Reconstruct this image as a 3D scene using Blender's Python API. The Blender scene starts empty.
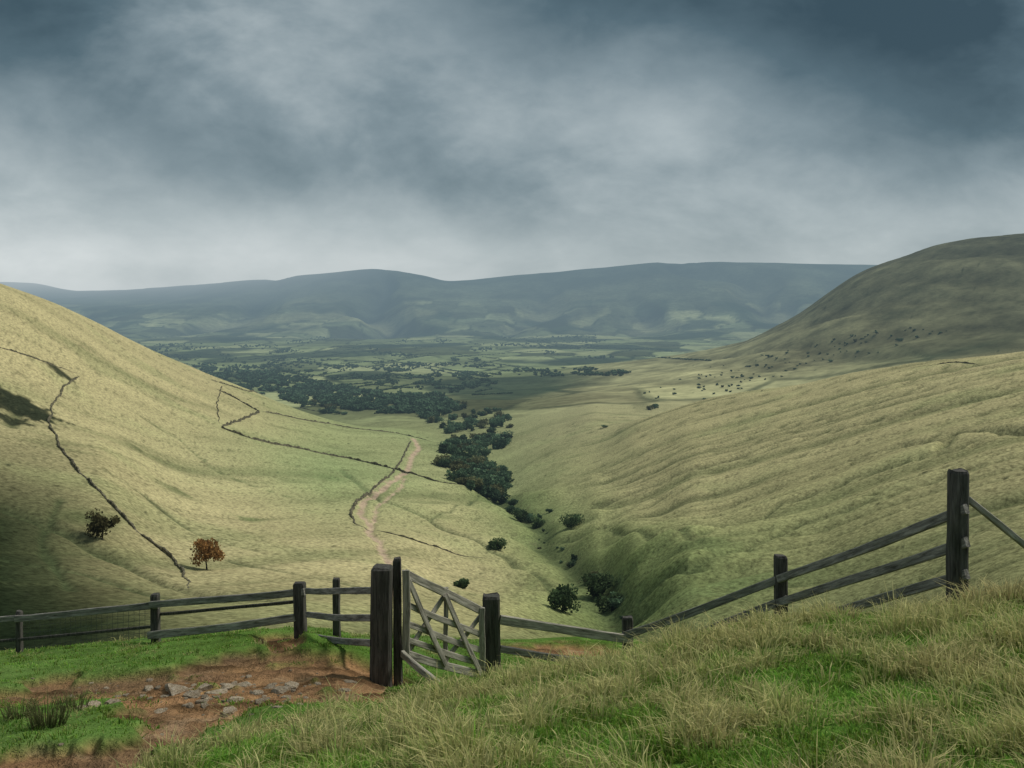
import bpy, math, numpy as np, random, bmesh
from mathutils import Vector, Matrix
random.seed(7); rng=np.random.default_rng(11)
F=1000.0; HZ=300.0
scene=bpy.context.scene
col=scene.collection
# ------------------------------------------------------------------ helpers
def sm(a,b,x):
    t=np.clip((x-a)/(b-a),0,1); return t*t*(3-2*t)
_perm=rng.permutation(256); _perm=np.concatenate([_perm,_perm,_perm])
_ga=rng.random(256)*2*np.pi
def perlin(x,y):
    xi=np.floor(x).astype(int); yi=np.floor(y).astype(int); xf=x-xi; yf=y-yi
    xi&=255; yi&=255
    u=xf*xf*xf*(xf*(xf*6-15)+10); v=yf*yf*yf*(yf*(yf*6-15)+10)
    def g(ix,iy,dx,dy):
        a=_ga[_perm[_perm[ix&255]+(iy&255)]]; return np.cos(a)*dx+np.sin(a)*dy
    a=g(xi,yi,xf,yf); b=g(xi+1,yi,xf-1,yf); c=g(xi,yi+1,xf,yf-1); d=g(xi+1,yi+1,xf-1,yf-1)
    return (a+(b-a)*u+((c+(d-c)*u)-(a+(b-a)*u))*v)*1.5
def fbm(x,y,o=4):
    s=0;a=1;t=0
    for i in range(o):
        s=s+a*perlin(x*2**i+i*17.3,y*2**i+i*9.1); t+=a; a*=.5
    return s/t
def pchip(xk,yk,x):
    xk=np.asarray(xk,float); yk=np.asarray(yk,float); h=np.diff(xk); dl=np.diff(yk)/h
    n=len(xk); m=np.zeros(n)
    w1=2*h[1:]+h[:-1]; w2=h[1:]+2*h[:-1]
    same=dl[:-1]*dl[1:]>0
    with np.errstate(divide='ignore',invalid='ignore'):
        mm=(w1+w2)/(w1/dl[:-1]+w2/dl[1:])
    m[1:-1]=np.where(same,mm,0); m[0]=dl[0]; m[-1]=dl[-1]
    x=np.clip(x,xk[0],xk[-1]); i=np.clip(np.searchsorted(xk,x)-1,0,n-2)
    t=(x-xk[i])/h[i]
    return ((1+2*t)*(1-t)**2*yk[i]+t*(1-t)**2*h[i]*m[i]+t*t*(3-2*t)*yk[i+1]+t*t*(t-1)*h[i]*m[i+1])
# ------------------------------------------------------------------ landform feature lines in image coordinates: (pixel column, estimated depth, pixel row)
K=[
[(-400,.8,2237),(1400,.8,2237)],
[(-400,9,768),(0,7.5,768),(100,7,770),(200,6.3,775),(300,5.6,778),(400,5.2,780),(500,5,780),(700,4.8,780),(1024,4.6,780),(1400,4.5,770)],
[(-400,12.5,712),(0,11,702),(100,10.5,704),(200,9.3,718),(300,9.3,708),(400,10,693),(450,9.8,689),(500,9.5,684),(560,9.5,675),(600,9.5,666),(650,9.5,653),(700,9.5,639),(750,9.5,629),(800,9.5,622),(900,9.2,613),(1024,8.6,603),(1400,8,590)],
[(-400,17,672),(0,16.5,657),(100,16.3,648),(200,15.8,638),(300,15.2,633),(350,13.5,648),(382,12,672),(440,12.6,684),(492,13.3,684),(550,13.6,694),(627,14,708),(700,13.3,694),(780,12.5,668),(870,11.3,648),(958,10.2,624),(1024,10,613),(1400,9.5,596)],
[(-400,21,660),(0,20,652),(150,20,640),(300,19.5,629),(382,17,640),(440,19,642),(500,21,642),(560,23,640),(627,22,645),(700,20,680),(780,18,690),(900,15,680),(1024,14,670),(1400,13,670)],
[(-400,45,690),(0,45,668),(300,50,668),(400,55,672),(500,60,680),(600,80,690),(700,90,690),(800,90,680),(900,80,665),(1024,60,650),(1400,45,620)],
[(-400,70,600),(0,80,635),(100,85,625),(200,90,618),(300,100,615),(400,115,620),(450,120,628),(500,130,632),(560,165,630),(600,200,612),(640,170,618),(700,140,612),(800,130,612),(900,120,590),(1024,100,560),(1400,80,520)],
[(-400,130,440),(0,150,520),(100,160,535),(200,175,560),(300,190,562),(400,205,570),(450,220,580),(500,240,582),(560,260,583),(600,270,560),(640,230,556),(700,200,555),(800,200,537),(900,190,507),(1024,170,484),(1400,150,420)],
[(-400,220,290),(0,260,400),(100,290,430),(200,320,470),(300,350,485),(400,380,495),(450,400,503),(500,420,512),(530,390,524),(560,350,535),(600,400,500),(650,370,497),(700,330,492),(800,330,459),(900,310,433),(1024,290,405),(1400,240,340)],
[(-400,330,150),(-200,370,215),(0,420,283),(60,480,305),(100,520,325),(150,570,350),(200,620,371),(250,660,391),(300,700,411),(350,740,425),(400,740,433),(450,640,455),(500,540,487),(530,560,475),(560,580,462),(600,600,448),(640,610,425),(700,620,403),(760,600,391),(800,580,385),(850,555,374),(900,530,366),(1024,470,352),(1400,380,315)],
[(-400,600,330),(0,650,360),(100,750,400),(200,880,430),(300,960,434),(400,980,424),(500,800,440),(560,800,430),(600,830,418),(640,850,418),(700,870,425),(800,850,425),(900,800,405),(1024,720,395),(1400,600,370)],
[(-400,1000,400),(0,1100,412),(200,1250,406),(400,1300,402),(500,1250,402),(600,1250,392),(700,1200,383),(800,1200,366),(900,1150,348),(1024,1050,338),(1400,900,310)],
[(-400,1800,385),(0,1800,385),(300,1850,381),(450,1850,379),(500,1850,378),(560,1800,374),(640,1780,363),(690,1780,354),(740,1780,342),(770,1770,329),(800,1750,313),(830,1730,292),(860,1710,273),(900,1690,257),(940,1670,245),(980,1650,238),(1024,1630,234),(1400,1500,205)],
[(-400,2500,365),(500,2500,364),(640,2500,362),(740,2400,362),(860,2300,345),(1024,2200,320),(1400,2100,300)],
[(-400,3300,349),(1400,3300,347)],
[(-400,4500,330),(300,4300,336),(600,4300,333),(850,4200,328),(1400,4200,325)],
[(-400,6000,305),(0,6000,306),(200,5800,306),(400,5600,300),(500,5500,304),(600,5400,300),(700,5300,293),(850,5300,290),(1400,5200,290)],
[(-400,8200,280),(0,8000,282),(30,8000,283),(80,8000,291),(150,7900,288),(250,7700,280),(330,7500,273),(380,7300,269),(420,7200,275),(450,7100,281),(520,7000,275),(600,6800,268),(680,6600,262),(760,6500,263),(850,6500,265),(1400,6400,270)],
[(-400,11000,300),(1400,11000,300)],
]
PX0,PX1=-380,1390; NC=900; NR=1050
U=np.linspace(PX0,PX1,NC); LD=np.linspace(math.log(.85),math.log(10900),NR); D=np.exp(LD)
KN=len(K); dk=np.zeros((KN,NC)); zk=np.zeros((KN,NC))
for k,row in enumerate(K):
    a=np.array(row,float)
    if len(a)==2:
        ld=np.interp(U,a[:,0],np.log(a[:,1])); py=np.interp(U,a[:,0],a[:,2])
    else:
        ld=pchip(a[:,0],np.log(a[:,1]),U); py=pchip(a[:,0],a[:,2],U)
    dk[k]=np.exp(ld); zk[k]=(HZ-py)/F*dk[k]
for k in range(1,KN): dk[k]=np.maximum(dk[k],dk[k-1]*1.03)
Z=np.zeros((NR,NC)); V=np.zeros((NR,NC))
for j in range(NC):
    Z[:,j]=pchip(dk[:,j],zk[:,j],D); V[:,j]=np.interp(D,dk[:,j],np.arange(KN))
DD=np.repeat(D[:,None],NC,1); UU=np.repeat(U[None,:],NR,0)
X=(UU-512)/F*DD; Y=DD
def surf_z(u,d,A=None):
    A=Z if A is None else A
    c=(np.asarray(u,float)-PX0)/(PX1-PX0)*(NC-1); r=(np.log(d)-LD[0])/(LD[-1]-LD[0])*(NR-1)
    c=np.clip(c,0,NC-1.001); r=np.clip(r,0,NR-1.001); ci=c.astype(int); ri=r.astype(int); cf=c-ci; rf=r-ri
    return (A[ri,ci]*(1-cf)+A[ri,ci+1]*cf)*(1-rf)+(A[ri+1,ci]*(1-cf)+A[ri+1,ci+1]*cf)*rf
def height(x,y): 
    return surf_z(512+F*np.asarray(x)/np.asarray(y),np.asarray(y,float))
def sight(px,py,dmin=60,dmax=1e5):
    """first ground point met along the ray through image column px and row py past dmin"""
    ds=np.exp(np.linspace(math.log(dmin),math.log(min(dmax,10800)),900))
    z=surf_z(np.full(900,float(px)),ds); p=HZ-z/ds*F
    i=np.argmax(p<=py) if (p<=py).any() else int(np.argmin(p))
    d=ds[i]; return Vector(((px-512)/F*d,d,float(z[i])))
# relief noise
mid=sm(35,110,DD)*(1-sm(1500,2600,DD))
near=1-sm(20,30,DD)
rt=sm(520,620,UU); 
Z+=near*(fbm(X/2.3,Y/2.3,3)*.10+fbm(X/.5,Y/.5,3)*.035)
Z+=mid*fbm(X/90,Y/90,2)*1.2*sm(60,300,DD)
Z+=sm(10.4,11,V)*(1-sm(13.6,14.6,V))*(fbm(X/330,Y/420,3)*9+3)*(1-sm(600,700,UU))
wx=X+fbm(X/160,Y/160,2)*3
def aniso(dirx,diry,across,along,o=3,off=0):
    L=math.hypot(dirx,diry); dx,dy=dirx/L,diry/L
    return fbm((wx*dy-Y*dx)/across+off,(wx*dx+Y*dy)/along+off,o)
def polydist(P,r0,r1):
    xx=X[r0:r1];yy=Y[r0:r1]; best=np.full(xx.shape,1e9)
    for a,b in zip(P[:-1],P[1:]):
        dx,dy=b.x-a.x,b.y-a.y; L=dx*dx+dy*dy+1e-9
        t=np.clip(((xx-a.x)*dx+(yy-a.y)*dy)/L,0,1)
        best=np.minimum(best,np.hypot(xx-a.x-t*dx,yy-a.y-t*dy))
    return best
def trace(pts,dmin=60): return [sight(*p,dmin=dmin) for p in pts]
R0=int(np.searchsorted(D,60)); R1=int(np.searchsorted(D,1000))
stream=[(497,500),(520,512),(545,530),(540,545),(565,560),(590,575),(607,600),(640,622)]
st=trace(stream)
sd=np.full_like(Z,1e9); sd[R0:R1]=polydist(st,R0,R1)
str_r=aniso(-.96,.28,24,900,1); str_l=aniso(.35,.94,18,300,2)
rg1=aniso(-.96,.27,22,1400,1,31); rg2=aniso(-.97,.22,12,700,1,77); lg1=aniso(.36,.94,20,400,2,13); lg2=aniso(.62,.78,28,400,2,57)
lin_r=np.maximum(np.exp(-(rg1/.06)**2)*sm(-.4,.05,fbm(X/80,Y/80,2)),.7*np.exp(-(rg2/.05)**2)*sm(-.2,.15,fbm(X/60+7,Y/60,2)))
lin_l=np.maximum(.6*np.exp(-(lg1/.04)**2)*sm(-.1,.25,fbm(X/55,Y/55,2)),.45*np.exp(-(lg2/.035)**2)*sm(0,.25,fbm(X/50+7,Y/50,2)))
slope_zone=sm(5.2,6.2,V)*(1-sm(9.3,10.2,V))
Z+=slope_zone*(rt*(str_r*1.5-lin_r*1.3)+(1-rt)*(str_l*.35-lin_l*.4))
spur=np.exp(-(sd/34)**2)*(1-np.exp(-(sd/9)**2)); Z+=spur*(fbm(X/28,Y/28,2)*5+1.2)
zone2=sm(10.6,11.3,V)*(1-sm(12.3,13,V))*sm(620,760,UU)
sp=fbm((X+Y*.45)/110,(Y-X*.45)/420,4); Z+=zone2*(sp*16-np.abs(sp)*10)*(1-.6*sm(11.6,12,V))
fx=X+fbm(X/900,Y/900,2)*250
fr=fbm(fx/520,Y/2600,3); fz=sm(14.6,15.6,V)*(1-.75*sm(16.5,17,V))
Z+=fz*(fr*90-np.abs(fr)*80)
Z+=sm(14.2,15,V)*fbm(X/260,Y/500,3)*8*(1-.6*sm(16.5,17,V))
gul=[([(1060,356),(960,372),(880,388),(800,408),(720,432),(650,455),(600,475)],1.6,2.2),
([(1060,368),(960,382),(900,396),(840,415),(780,428)],1.2,1.5),
([(1060,384),(960,402),(880,420),(790,440),(700,468),(640,490),(590,510)],1.8,2.4),
([(1060,398),(990,412),(900,432),(830,450),(760,468)],1.1,1.5),
([(1060,412),(980,428),(900,445),(820,470),(740,500),(680,520),(610,545)],1.6,2.2),
([(980,445),(900,462),(840,485),(780,503),(700,532)],1.2,1.6),
([(860,378),(780,398),(700,420),(640,438)],1.2,1.4),
([(940,447),(955,434),(990,428),(1030,432)],2.0,2.8),
([(900,480),(860,502),(800,525),(740,548),(690,567),(640,590)],1.7,2.2),
([(700,505),(660,520),(600,528)],1.1,1.4),([(545,540),(610,530),(700,540)],1.1,1.2),
([(0,505),(60,528),(120,560),(170,585),(260,600)],2.2,1.8),
([(340,470),(380,500),(430,520),(485,545),(510,560),(560,598)],1.5,1.3),
([(0,398),(20,408),(10,425)],2,1.2),([(105,470),(150,500),(190,530),(260,552)],.8,.6),([(130,410),(180,440),(215,470),(300,500)],.7,.5),
([(0,560),(90,575),(180,600)],1.0,.6),([(60,500),(40,540),(70,590)],.8,.5),([(430,520),(470,505),(480,495)],.7,.5),([(230,560),(300,575),(370,590)],.8,.5)]
gmask=np.zeros_like(Z)
base_tr=[(trace(p),w,dp) for p,w,dp in gul]
for P,w,dp in base_tr:
    d0=polydist(P,R0,R1)+perlin(X[R0:R1]/14,Y[R0:R1]/14)*.6; wob=1+.45*perlin(X[R0:R1]/9,Y[R0:R1]/9)
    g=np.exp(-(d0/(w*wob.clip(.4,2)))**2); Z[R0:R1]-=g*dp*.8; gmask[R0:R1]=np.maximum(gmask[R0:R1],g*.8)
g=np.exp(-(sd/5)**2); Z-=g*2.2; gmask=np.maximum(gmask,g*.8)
track_px=[(413,438),(419,448),(411,458),(408,470),(396,479),(386,486),(376,494),(363,502),(360,514),(371,524),(368,532),(380,542),(382,552),(391,566),(388,580),(396,596)]
track2=[(405,470),(402,486),(392,494),(376,508),(374,522)]
track3=[(400,476),(380,482),(366,496)]
TP=trace(track_px); TP2=trace(track2); TP3=trace(track3)
td=np.full_like(Z,1e9); td[R0:R1]=polydist(TP,R0,R1)-(.45+.0018*Y[R0:R1])
td[R0:R1]=np.minimum(td[R0:R1],polydist(TP2,R0,R1)-.5); td[R0:R1]=np.minimum(td[R0:R1],polydist(TP3,R0,R1)-.3)
td+=perlin(X/3,Y/6)*.9+perlin(X/1.2,Y/2.5)*.5
Z[R0:R1]-=.6*sm(1.5,-.5,td[R0:R1])
# ------------------------------------------------------------------ colours of the ground
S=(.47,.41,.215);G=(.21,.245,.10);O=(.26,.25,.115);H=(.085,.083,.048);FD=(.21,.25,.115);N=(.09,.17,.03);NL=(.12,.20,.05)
C=[
[(0,NL),(400,N),(1400,N)],[(0,NL),(400,N),(1400,N)],[(0,NL),(400,N),(1400,N)],[(0,NL),(400,N),(1400,N)],[(0,NL),(400,NL),(600,N),(1400,N)],
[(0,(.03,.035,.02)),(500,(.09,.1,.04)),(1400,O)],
[(0,(.012,.02,.009)),(90,(.018,.027,.012)),(130,(.055,.065,.028)),(200,(.19,.18,.085)),(330,(.33,.30,.145)),(480,(.32,.30,.14)),(560,(.26,.27,.11)),(640,(.21,.24,.095)),(900,(.25,.25,.115)),(1400,O)],  # dark left end, here and next row: hill corner shade painted into the colour
[(0,(.035,.045,.02)),(50,(.09,.095,.045)),(110,(.29,.26,.13)),(190,S),(480,S),(560,(.38,.36,.17)),(620,(.29,.31,.13)),(760,(.30,.30,.135)),(900,(.34,.32,.155)),(1024,(.36,.325,.165)),(1400,O)],
[(0,S),(250,S),(330,(.36,.37,.175)),(450,(.43,.40,.2)),(530,(.31,.33,.145)),(640,(.44,.395,.2)),(1024,(.44,.39,.2)),(1400,S)],
[(0,S),(200,S),(330,(.31,.34,.155)),(400,(.29,.33,.15)),(500,(.26,.29,.13)),(640,(.45,.40,.205)),(1024,(.49,.425,.225)),(1400,S)],
[(0,G),(500,(.27,.28,.13)),(580,(.40,.37,.19)),(700,(.40,.37,.19)),(1400,O)],
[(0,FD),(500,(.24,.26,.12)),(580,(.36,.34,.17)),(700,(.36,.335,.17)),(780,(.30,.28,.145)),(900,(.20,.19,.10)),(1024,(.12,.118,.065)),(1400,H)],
[(0,FD),(540,FD),(600,(.32,.31,.155)),(700,(.26,.25,.13)),(800,(.14,.135,.075)),(900,(.095,.093,.055)),(1400,H)],  # dark right end, also row above: cloud shadow on the spur painted as heather
[(0,FD),(1400,FD)],[(0,FD),(1400,FD)],
[(0,(.15,.18,.09)),(1400,(.15,.18,.09))],
[(0,(.11,.125,.075)),(1400,(.11,.125,.075))],
[(0,(.06,.07,.055)),(1400,(.06,.07,.055))],[(0,H),(1400,H)]]
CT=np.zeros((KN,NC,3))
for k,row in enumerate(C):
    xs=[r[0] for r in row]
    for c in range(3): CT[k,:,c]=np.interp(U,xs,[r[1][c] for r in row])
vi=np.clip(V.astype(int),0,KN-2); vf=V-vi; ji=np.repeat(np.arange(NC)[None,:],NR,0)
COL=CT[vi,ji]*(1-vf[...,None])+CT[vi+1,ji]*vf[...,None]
def mixc(mask,c):
    global COL
    m=np.clip(mask,0,1)[...,None]; COL=COL*(1-m)+np.array(c)*m
n30=fbm(X/45,Y/45,3); n8=fbm(X/9+5,Y/9,3); nst=str_r*rt+str_l*(1-rt)
mz=sm(5.2,6,V)*(1-sm(9.9,10.5,V)); lum=np.clip(COL[...,1]/.22,0,1)**1.5; mzl=mz*lum
mixc(mzl*sm(.05,.55,n30)*.4,(.27,.30,.13))
mixc(mzl*sm(.1,.55,-nst)*.45,(.24,.26,.115))
mixc(mzl*sm(.25,.55,n8*.7+n30*.5)*.2,(.18,.19,.09))
mixc(mz*(rt*lin_r+(1-rt)*lin_l)*.8,(.11,.125,.055))
mixc(mz*np.exp(-(sd/20)**2)*.6,(.16,.22,.075))
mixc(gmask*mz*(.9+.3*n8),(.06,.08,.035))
for px,py,rx in [(700,545,10),(330,478,7),(720,585,10),(180,492,5),(140,450,4),(90,520,5),(250,520,4)]:
    q=sight(px,py); g=np.exp(-(((X-q.x)/rx)**2+((Y-q.y)/(rx*1.6))**2)); mixc(g*sm(-.15,.15,n8+.3*g)*.8,(.10,.12,.05) if px<200 else (.16,.20,.08))
for px,py,rx in [(4,400,9),(18,408,10),(30,414,6),(8,420,5),(60,372,4)]:
    q=sight(px,py); g=np.exp(-(((X-q.x)/rx)**2+((Y-q.y)/(rx*1.3))**2)); mixc(sm(.25,.45,g+.5*fbm(X/4,Y/6,3))*.95,(.03,.035,.02))
q=sight(330,468); g=np.exp(-(((X-q.x)/45)**2+((Y-q.y)/110)**2)); mixc(g*.55,(.23,.31,.13))
tus=perlin(X/1.3+3,Y/2.1)*.6+perlin(X/2.9,Y/4.2)*.5; mixc(mzl*sm(.30,.5,tus+.25*n30)*(.5-.3*rt),(.12,.12,.06))
COL*=(1+mz*(n30*.12+nst*.22+n8*.05))[...,None]
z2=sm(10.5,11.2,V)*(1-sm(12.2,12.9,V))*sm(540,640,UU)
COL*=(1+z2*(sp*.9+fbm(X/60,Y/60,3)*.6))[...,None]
z2l=np.exp(-(aniso(-.9,.4,90,900,2,5)/.03)**2); mixc(z2*z2l*.5,(.07,.075,.04))
def cells(x,y,s):
    gx=np.floor(x/s);gy=np.floor(y/s);f1=np.full(x.shape,1e9);f2=f1.copy();idv=np.zeros(x.shape)
    for ox in(-1,0,1):
        for oy in(-1,0,1):
            cx=gx+ox;cy=gy+oy
            h1=np.mod(np.sin(cx*127.1+cy*311.7)*43758.5453,1);h2=np.mod(np.sin(cx*269.5+cy*183.3)*43758.5453,1)
            dd=np.hypot((cx+.15+.7*h1)*s-x,(cy+.15+.7*h2)*s-y)
            c=dd<f1; f2=np.where(c,f1,np.minimum(f2,dd)); idv=np.where(c,h1*.5+h2*.5+.37*np.mod(h1*7,1),idv); f1=np.where(c,dd,f1)
    return f1,f2,np.mod(idv*3.7,1)
vz=np.maximum(sm(10.0,10.8,V)*(1-sm(15.4,16.4,V))*(1-z2*.95),0)
f1,f2,cid=cells(X+fbm(X/400,Y/400,2)*60,Y*.7,150)
COL*=(1+vz*((cid-.5)*1.3))[...,None]
mixc(vz*sm(.55,.9,cid)*.6,(.36,.36,.18))
hedge=vz*sm(18,5,(f2-f1))*sm(-.4,.1,fbm(X/200,Y/200,2))
mixc(hedge*.85,(.03,.045,.022))
wood=vz*sm(.06,.22,fbm(X/330+3,Y/620,3)); mixc(wood*.85,(.03,.05,.028))
fh=sm(14.8,15.6,V)
COL*=(1+fh*(fr*1.1+fbm(X/180,Y/300,3)*.7))[...,None]
mixc(fh*sm(.05,.35,fbm(X/420+9,Y/700,3))*.65,(.04,.05,.035))
mixc(fh*(1-sm(15.7,16.5,V))*sm(.05,.35,fbm(X/500-4,Y/600,3))*.5,(.34,.34,.18))
PYV=HZ-Z/DD*F
def poly_in(P,x,y):
    ins=np.zeros(x.shape,bool); n=len(P)
    for i in range(n):
        x1,y1=P[i];x2,y2=P[(i+1)%n]
        c=((y1>y)!=(y2>y))&(x<(x2-x1)*(y-y1)/((y2-y1)+1e-12)+x1); ins^=c
    return ins
dirtP=[[(-260,712),(0,687),(90,673),(180,661),(250,650),(325,648),(352,658),(392,670),(408,692),(350,701),(270,703),(200,702),(110,698),(0,702),(-260,735)],
[(120,712),(190,694),(240,700),(215,718),(190,742),(130,775),(40,820),(-160,850),(-120,785),(0,750),(90,742),(150,730)],
[(258,636),(300,629),(312,641),(270,647)],[(498,644),(530,656),(614,656),(622,645),(570,642)]]
def dirt_at(u,p,x,y,near_d):
    uu=u+fbm(x/1.1,y/1.1,3)*45; pp=p+fbm(x/.7+9,y/.7,4)*11
    m=np.zeros(u.shape,bool)
    for P in dirtP: m|=poly_in(P,uu,pp)
    hole=(fbm(x/.8+40,y/.55,3)>.42)&(p>655)
    return m&near_d&~hole
rn=int(np.searchsorted(D,25))
dm=np.zeros(Z.shape); dm[:rn]=dirt_at(UU[:rn],PYV[:rn],X[:rn],Y[:rn],(DD[:rn]>4))
dirt=dm>.5
k=dm.copy()
for _ in range(3):
    k[1:-1,1:-1]=(k[1:-1,1:-1]*2+k[:-2,1:-1]+k[2:,1:-1]+k[1:-1,:-2]+k[1:-1,2:])/6
dm=k
rut=fbm(X/1.6+3,Y/.35,3); 
Z-=dm*.10+ dm*(np.abs(fbm(X/.35,Y/.35,3))*.08+rut*.08)
nd=fbm(X/.6,Y/.6,4); nd2=fbm(X/2+4,Y/2,2)
dc=np.stack([.30*(1+.6*nd+.5*nd2),.175*(1+.6*nd+.4*nd2),.088*(1+.5*nd+.3*nd2)],-1)
dk2=sm(.0,.35,-rut+.5*nd)[...,None]; dc=dc*(1-.65*dk2)
lt=sm(.2,.45,fbm(X/.9-8,Y/.5,3))[...,None]; dc=dc*(1-.5*lt)+np.array([.38,.26,.155])*.5*lt
COL=COL*(1-dm[...,None])+dc*dm[...,None]
COL*=(1+near*(1-dm)*fbm(X/1.2,Y/1.2,3)*.5)[...,None]
trk=sm(.6,-.6,td); tc=np.stack([.47+.2*n8,.355+.17*n8,.245+.1*n8],-1); COL=COL*(1-trk[...,None])+tc*trk[...,None]
COL=np.clip(COL,.006,.65)
# ------------------------------------------------------------------ materials
def M(nt,op,a,b=None,c=None,clamp=False):
    n=nt.nodes.new('ShaderNodeMath'); n.operation=op; n.use_clamp=clamp
    for i,v in enumerate((a,b,c)):
        if v is None: continue
        if isinstance(v,(int,float)): n.inputs[i].default_value=v
        else: nt.links.new(v,n.inputs[i])
    return n.outputs[0]
def ramp(nt,fac,stops):
    n=nt.nodes.new('ShaderNodeValToRGB'); e=n.color_ramp.elements
    while len(e)<len(stops): e.new(.5)
    for s,(p,c) in zip(e,stops): s.position=p; s.color=(*c,1)
    nt.links.new(fac,n.inputs[0]); return n.outputs[0]
def noise(nt,vec,scale,detail=4,rough=.55,dist=0):
    n=nt.nodes.new('ShaderNodeTexNoise'); n.inputs['Scale'].default_value=scale; n.inputs['Detail'].default_value=detail
    n.inputs['Roughness'].default_value=rough; n.inputs['Distortion'].default_value=dist
    nt.links.new(vec,n.inputs['Vector']); return n.outputs['Fac']
def mapping(nt,vec,scale,rot=(0,0,0)):
    n=nt.nodes.new('ShaderNodeMapping'); n.inputs['Scale'].default_value=scale; n.inputs['Rotation'].default_value=rot; nt.links.new(vec,n.inputs[0]); return n.outputs[0]
def mulc(nt,c,f):
    n=nt.nodes.new('ShaderNodeVectorMath'); n.operation='SCALE'; nt.links.new(c,n.inputs[0]); nt.links.new(f,n.inputs['Scale']); return n.outputs[0]
HAZE=(.185,.265,.31)  # distance haze, painted as a glow mixed into each surface
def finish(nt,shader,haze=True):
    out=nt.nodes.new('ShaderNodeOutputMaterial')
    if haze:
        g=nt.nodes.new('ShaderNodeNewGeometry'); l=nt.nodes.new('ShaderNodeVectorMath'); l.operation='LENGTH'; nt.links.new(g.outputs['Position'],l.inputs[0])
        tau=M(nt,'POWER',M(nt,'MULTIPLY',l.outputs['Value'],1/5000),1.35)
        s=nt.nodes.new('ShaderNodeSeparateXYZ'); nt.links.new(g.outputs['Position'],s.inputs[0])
        # mist on the far western ridge, painted as extra pale emission on surfaces
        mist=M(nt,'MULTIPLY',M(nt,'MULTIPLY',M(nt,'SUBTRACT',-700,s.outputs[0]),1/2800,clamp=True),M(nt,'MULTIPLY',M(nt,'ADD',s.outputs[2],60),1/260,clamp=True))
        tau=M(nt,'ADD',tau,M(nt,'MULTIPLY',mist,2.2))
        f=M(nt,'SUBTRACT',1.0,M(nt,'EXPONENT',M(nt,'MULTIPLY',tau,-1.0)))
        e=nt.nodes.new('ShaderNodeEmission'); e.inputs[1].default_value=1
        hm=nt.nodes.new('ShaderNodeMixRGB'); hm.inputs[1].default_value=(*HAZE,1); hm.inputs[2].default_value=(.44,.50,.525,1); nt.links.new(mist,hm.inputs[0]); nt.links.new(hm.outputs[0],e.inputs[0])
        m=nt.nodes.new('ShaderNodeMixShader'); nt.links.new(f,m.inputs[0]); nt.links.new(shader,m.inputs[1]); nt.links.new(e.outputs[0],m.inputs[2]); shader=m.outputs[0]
    nt.links.new(shader,out.inputs[0])
def newmat(name):
    m=bpy.data.materials.new(name); m.use_nodes=True; m.node_tree.nodes.clear(); return m,m.node_tree
def diffuse(nt,c,normal=None):
    p=nt.nodes.new('ShaderNodeBsdfDiffuse'); nt.links.new(c,p.inputs[0])
    if normal is not None: nt.links.new(normal,p.inputs['Normal'])
    return p.outputs[0]
def principled(nt,colsock,rough=.95,normal=None,spec=.1):
    p=nt.nodes.new('ShaderNodeBsdfPrincipled'); p.inputs['Roughness'].default_value=rough; p.inputs['Specular IOR Level'].default_value=spec
    nt.links.new(colsock,p.inputs[0])
    if normal is not None: nt.links.new(normal,p.inputs['Normal'])
    return p.outputs[0]
def bump(nt,h,strength,dist):
    b=nt.nodes.new('ShaderNodeBump'); b.inputs['Strength'].default_value=strength; b.inputs['Distance'].default_value=dist; nt.links.new(h,b.inputs['Height']); return b.outputs[0]
def ground_mat(name,scales,contrast,bdist,haze=True,fine=None):
    m,nt=newmat(name)
    a=nt.nodes.new('ShaderNodeVertexColor'); a.layer_name='Col'
    tc=nt.nodes.new('ShaderNodeTexCoord').outputs['Object']
    n1=noise(nt,tc,scales[0],2,.6); n2=noise(nt,tc,scales[1],3,.7)
    s=M(nt,'ADD',M(nt,'MULTIPLY',M(nt,'SUBTRACT',n1,.5),contrast[0]),M(nt,'MULTIPLY',M(nt,'SUBTRACT',n2,.5),contrast[1]))
    if fine:
        v=nt.nodes.new('ShaderNodeTexVoronoi'); v.inputs['Scale'].default_value=fine; v.inputs['Randomness'].default_value=1
        nt.links.new(mapping(nt,tc,(1,.6,1)),v.inputs['Vector'])
        s=M(nt,'ADD',s,M(nt,'MULTIPLY',M(nt,'SUBTRACT',.42,v.outputs['Distance']),.55))
    fac=M(nt,'MAXIMUM',M(nt,'ADD',s,1.0),.12)
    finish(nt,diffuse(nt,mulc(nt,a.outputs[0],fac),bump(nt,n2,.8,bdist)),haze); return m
m_near=ground_mat('meadow_soil',(3,22),(1.0,1.4),.05,False)
m_dirt=ground_mat('trodden_earth',(2.6,18),(.8,1.6),.09,False)
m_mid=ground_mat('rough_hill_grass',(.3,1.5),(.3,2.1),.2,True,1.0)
m_track=ground_mat('worn_track',(.3,1.5),(.8,1.8),.3)
m_far=ground_mat('moor_and_fields',(.005,.035),(.7,1.6),3)
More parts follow.
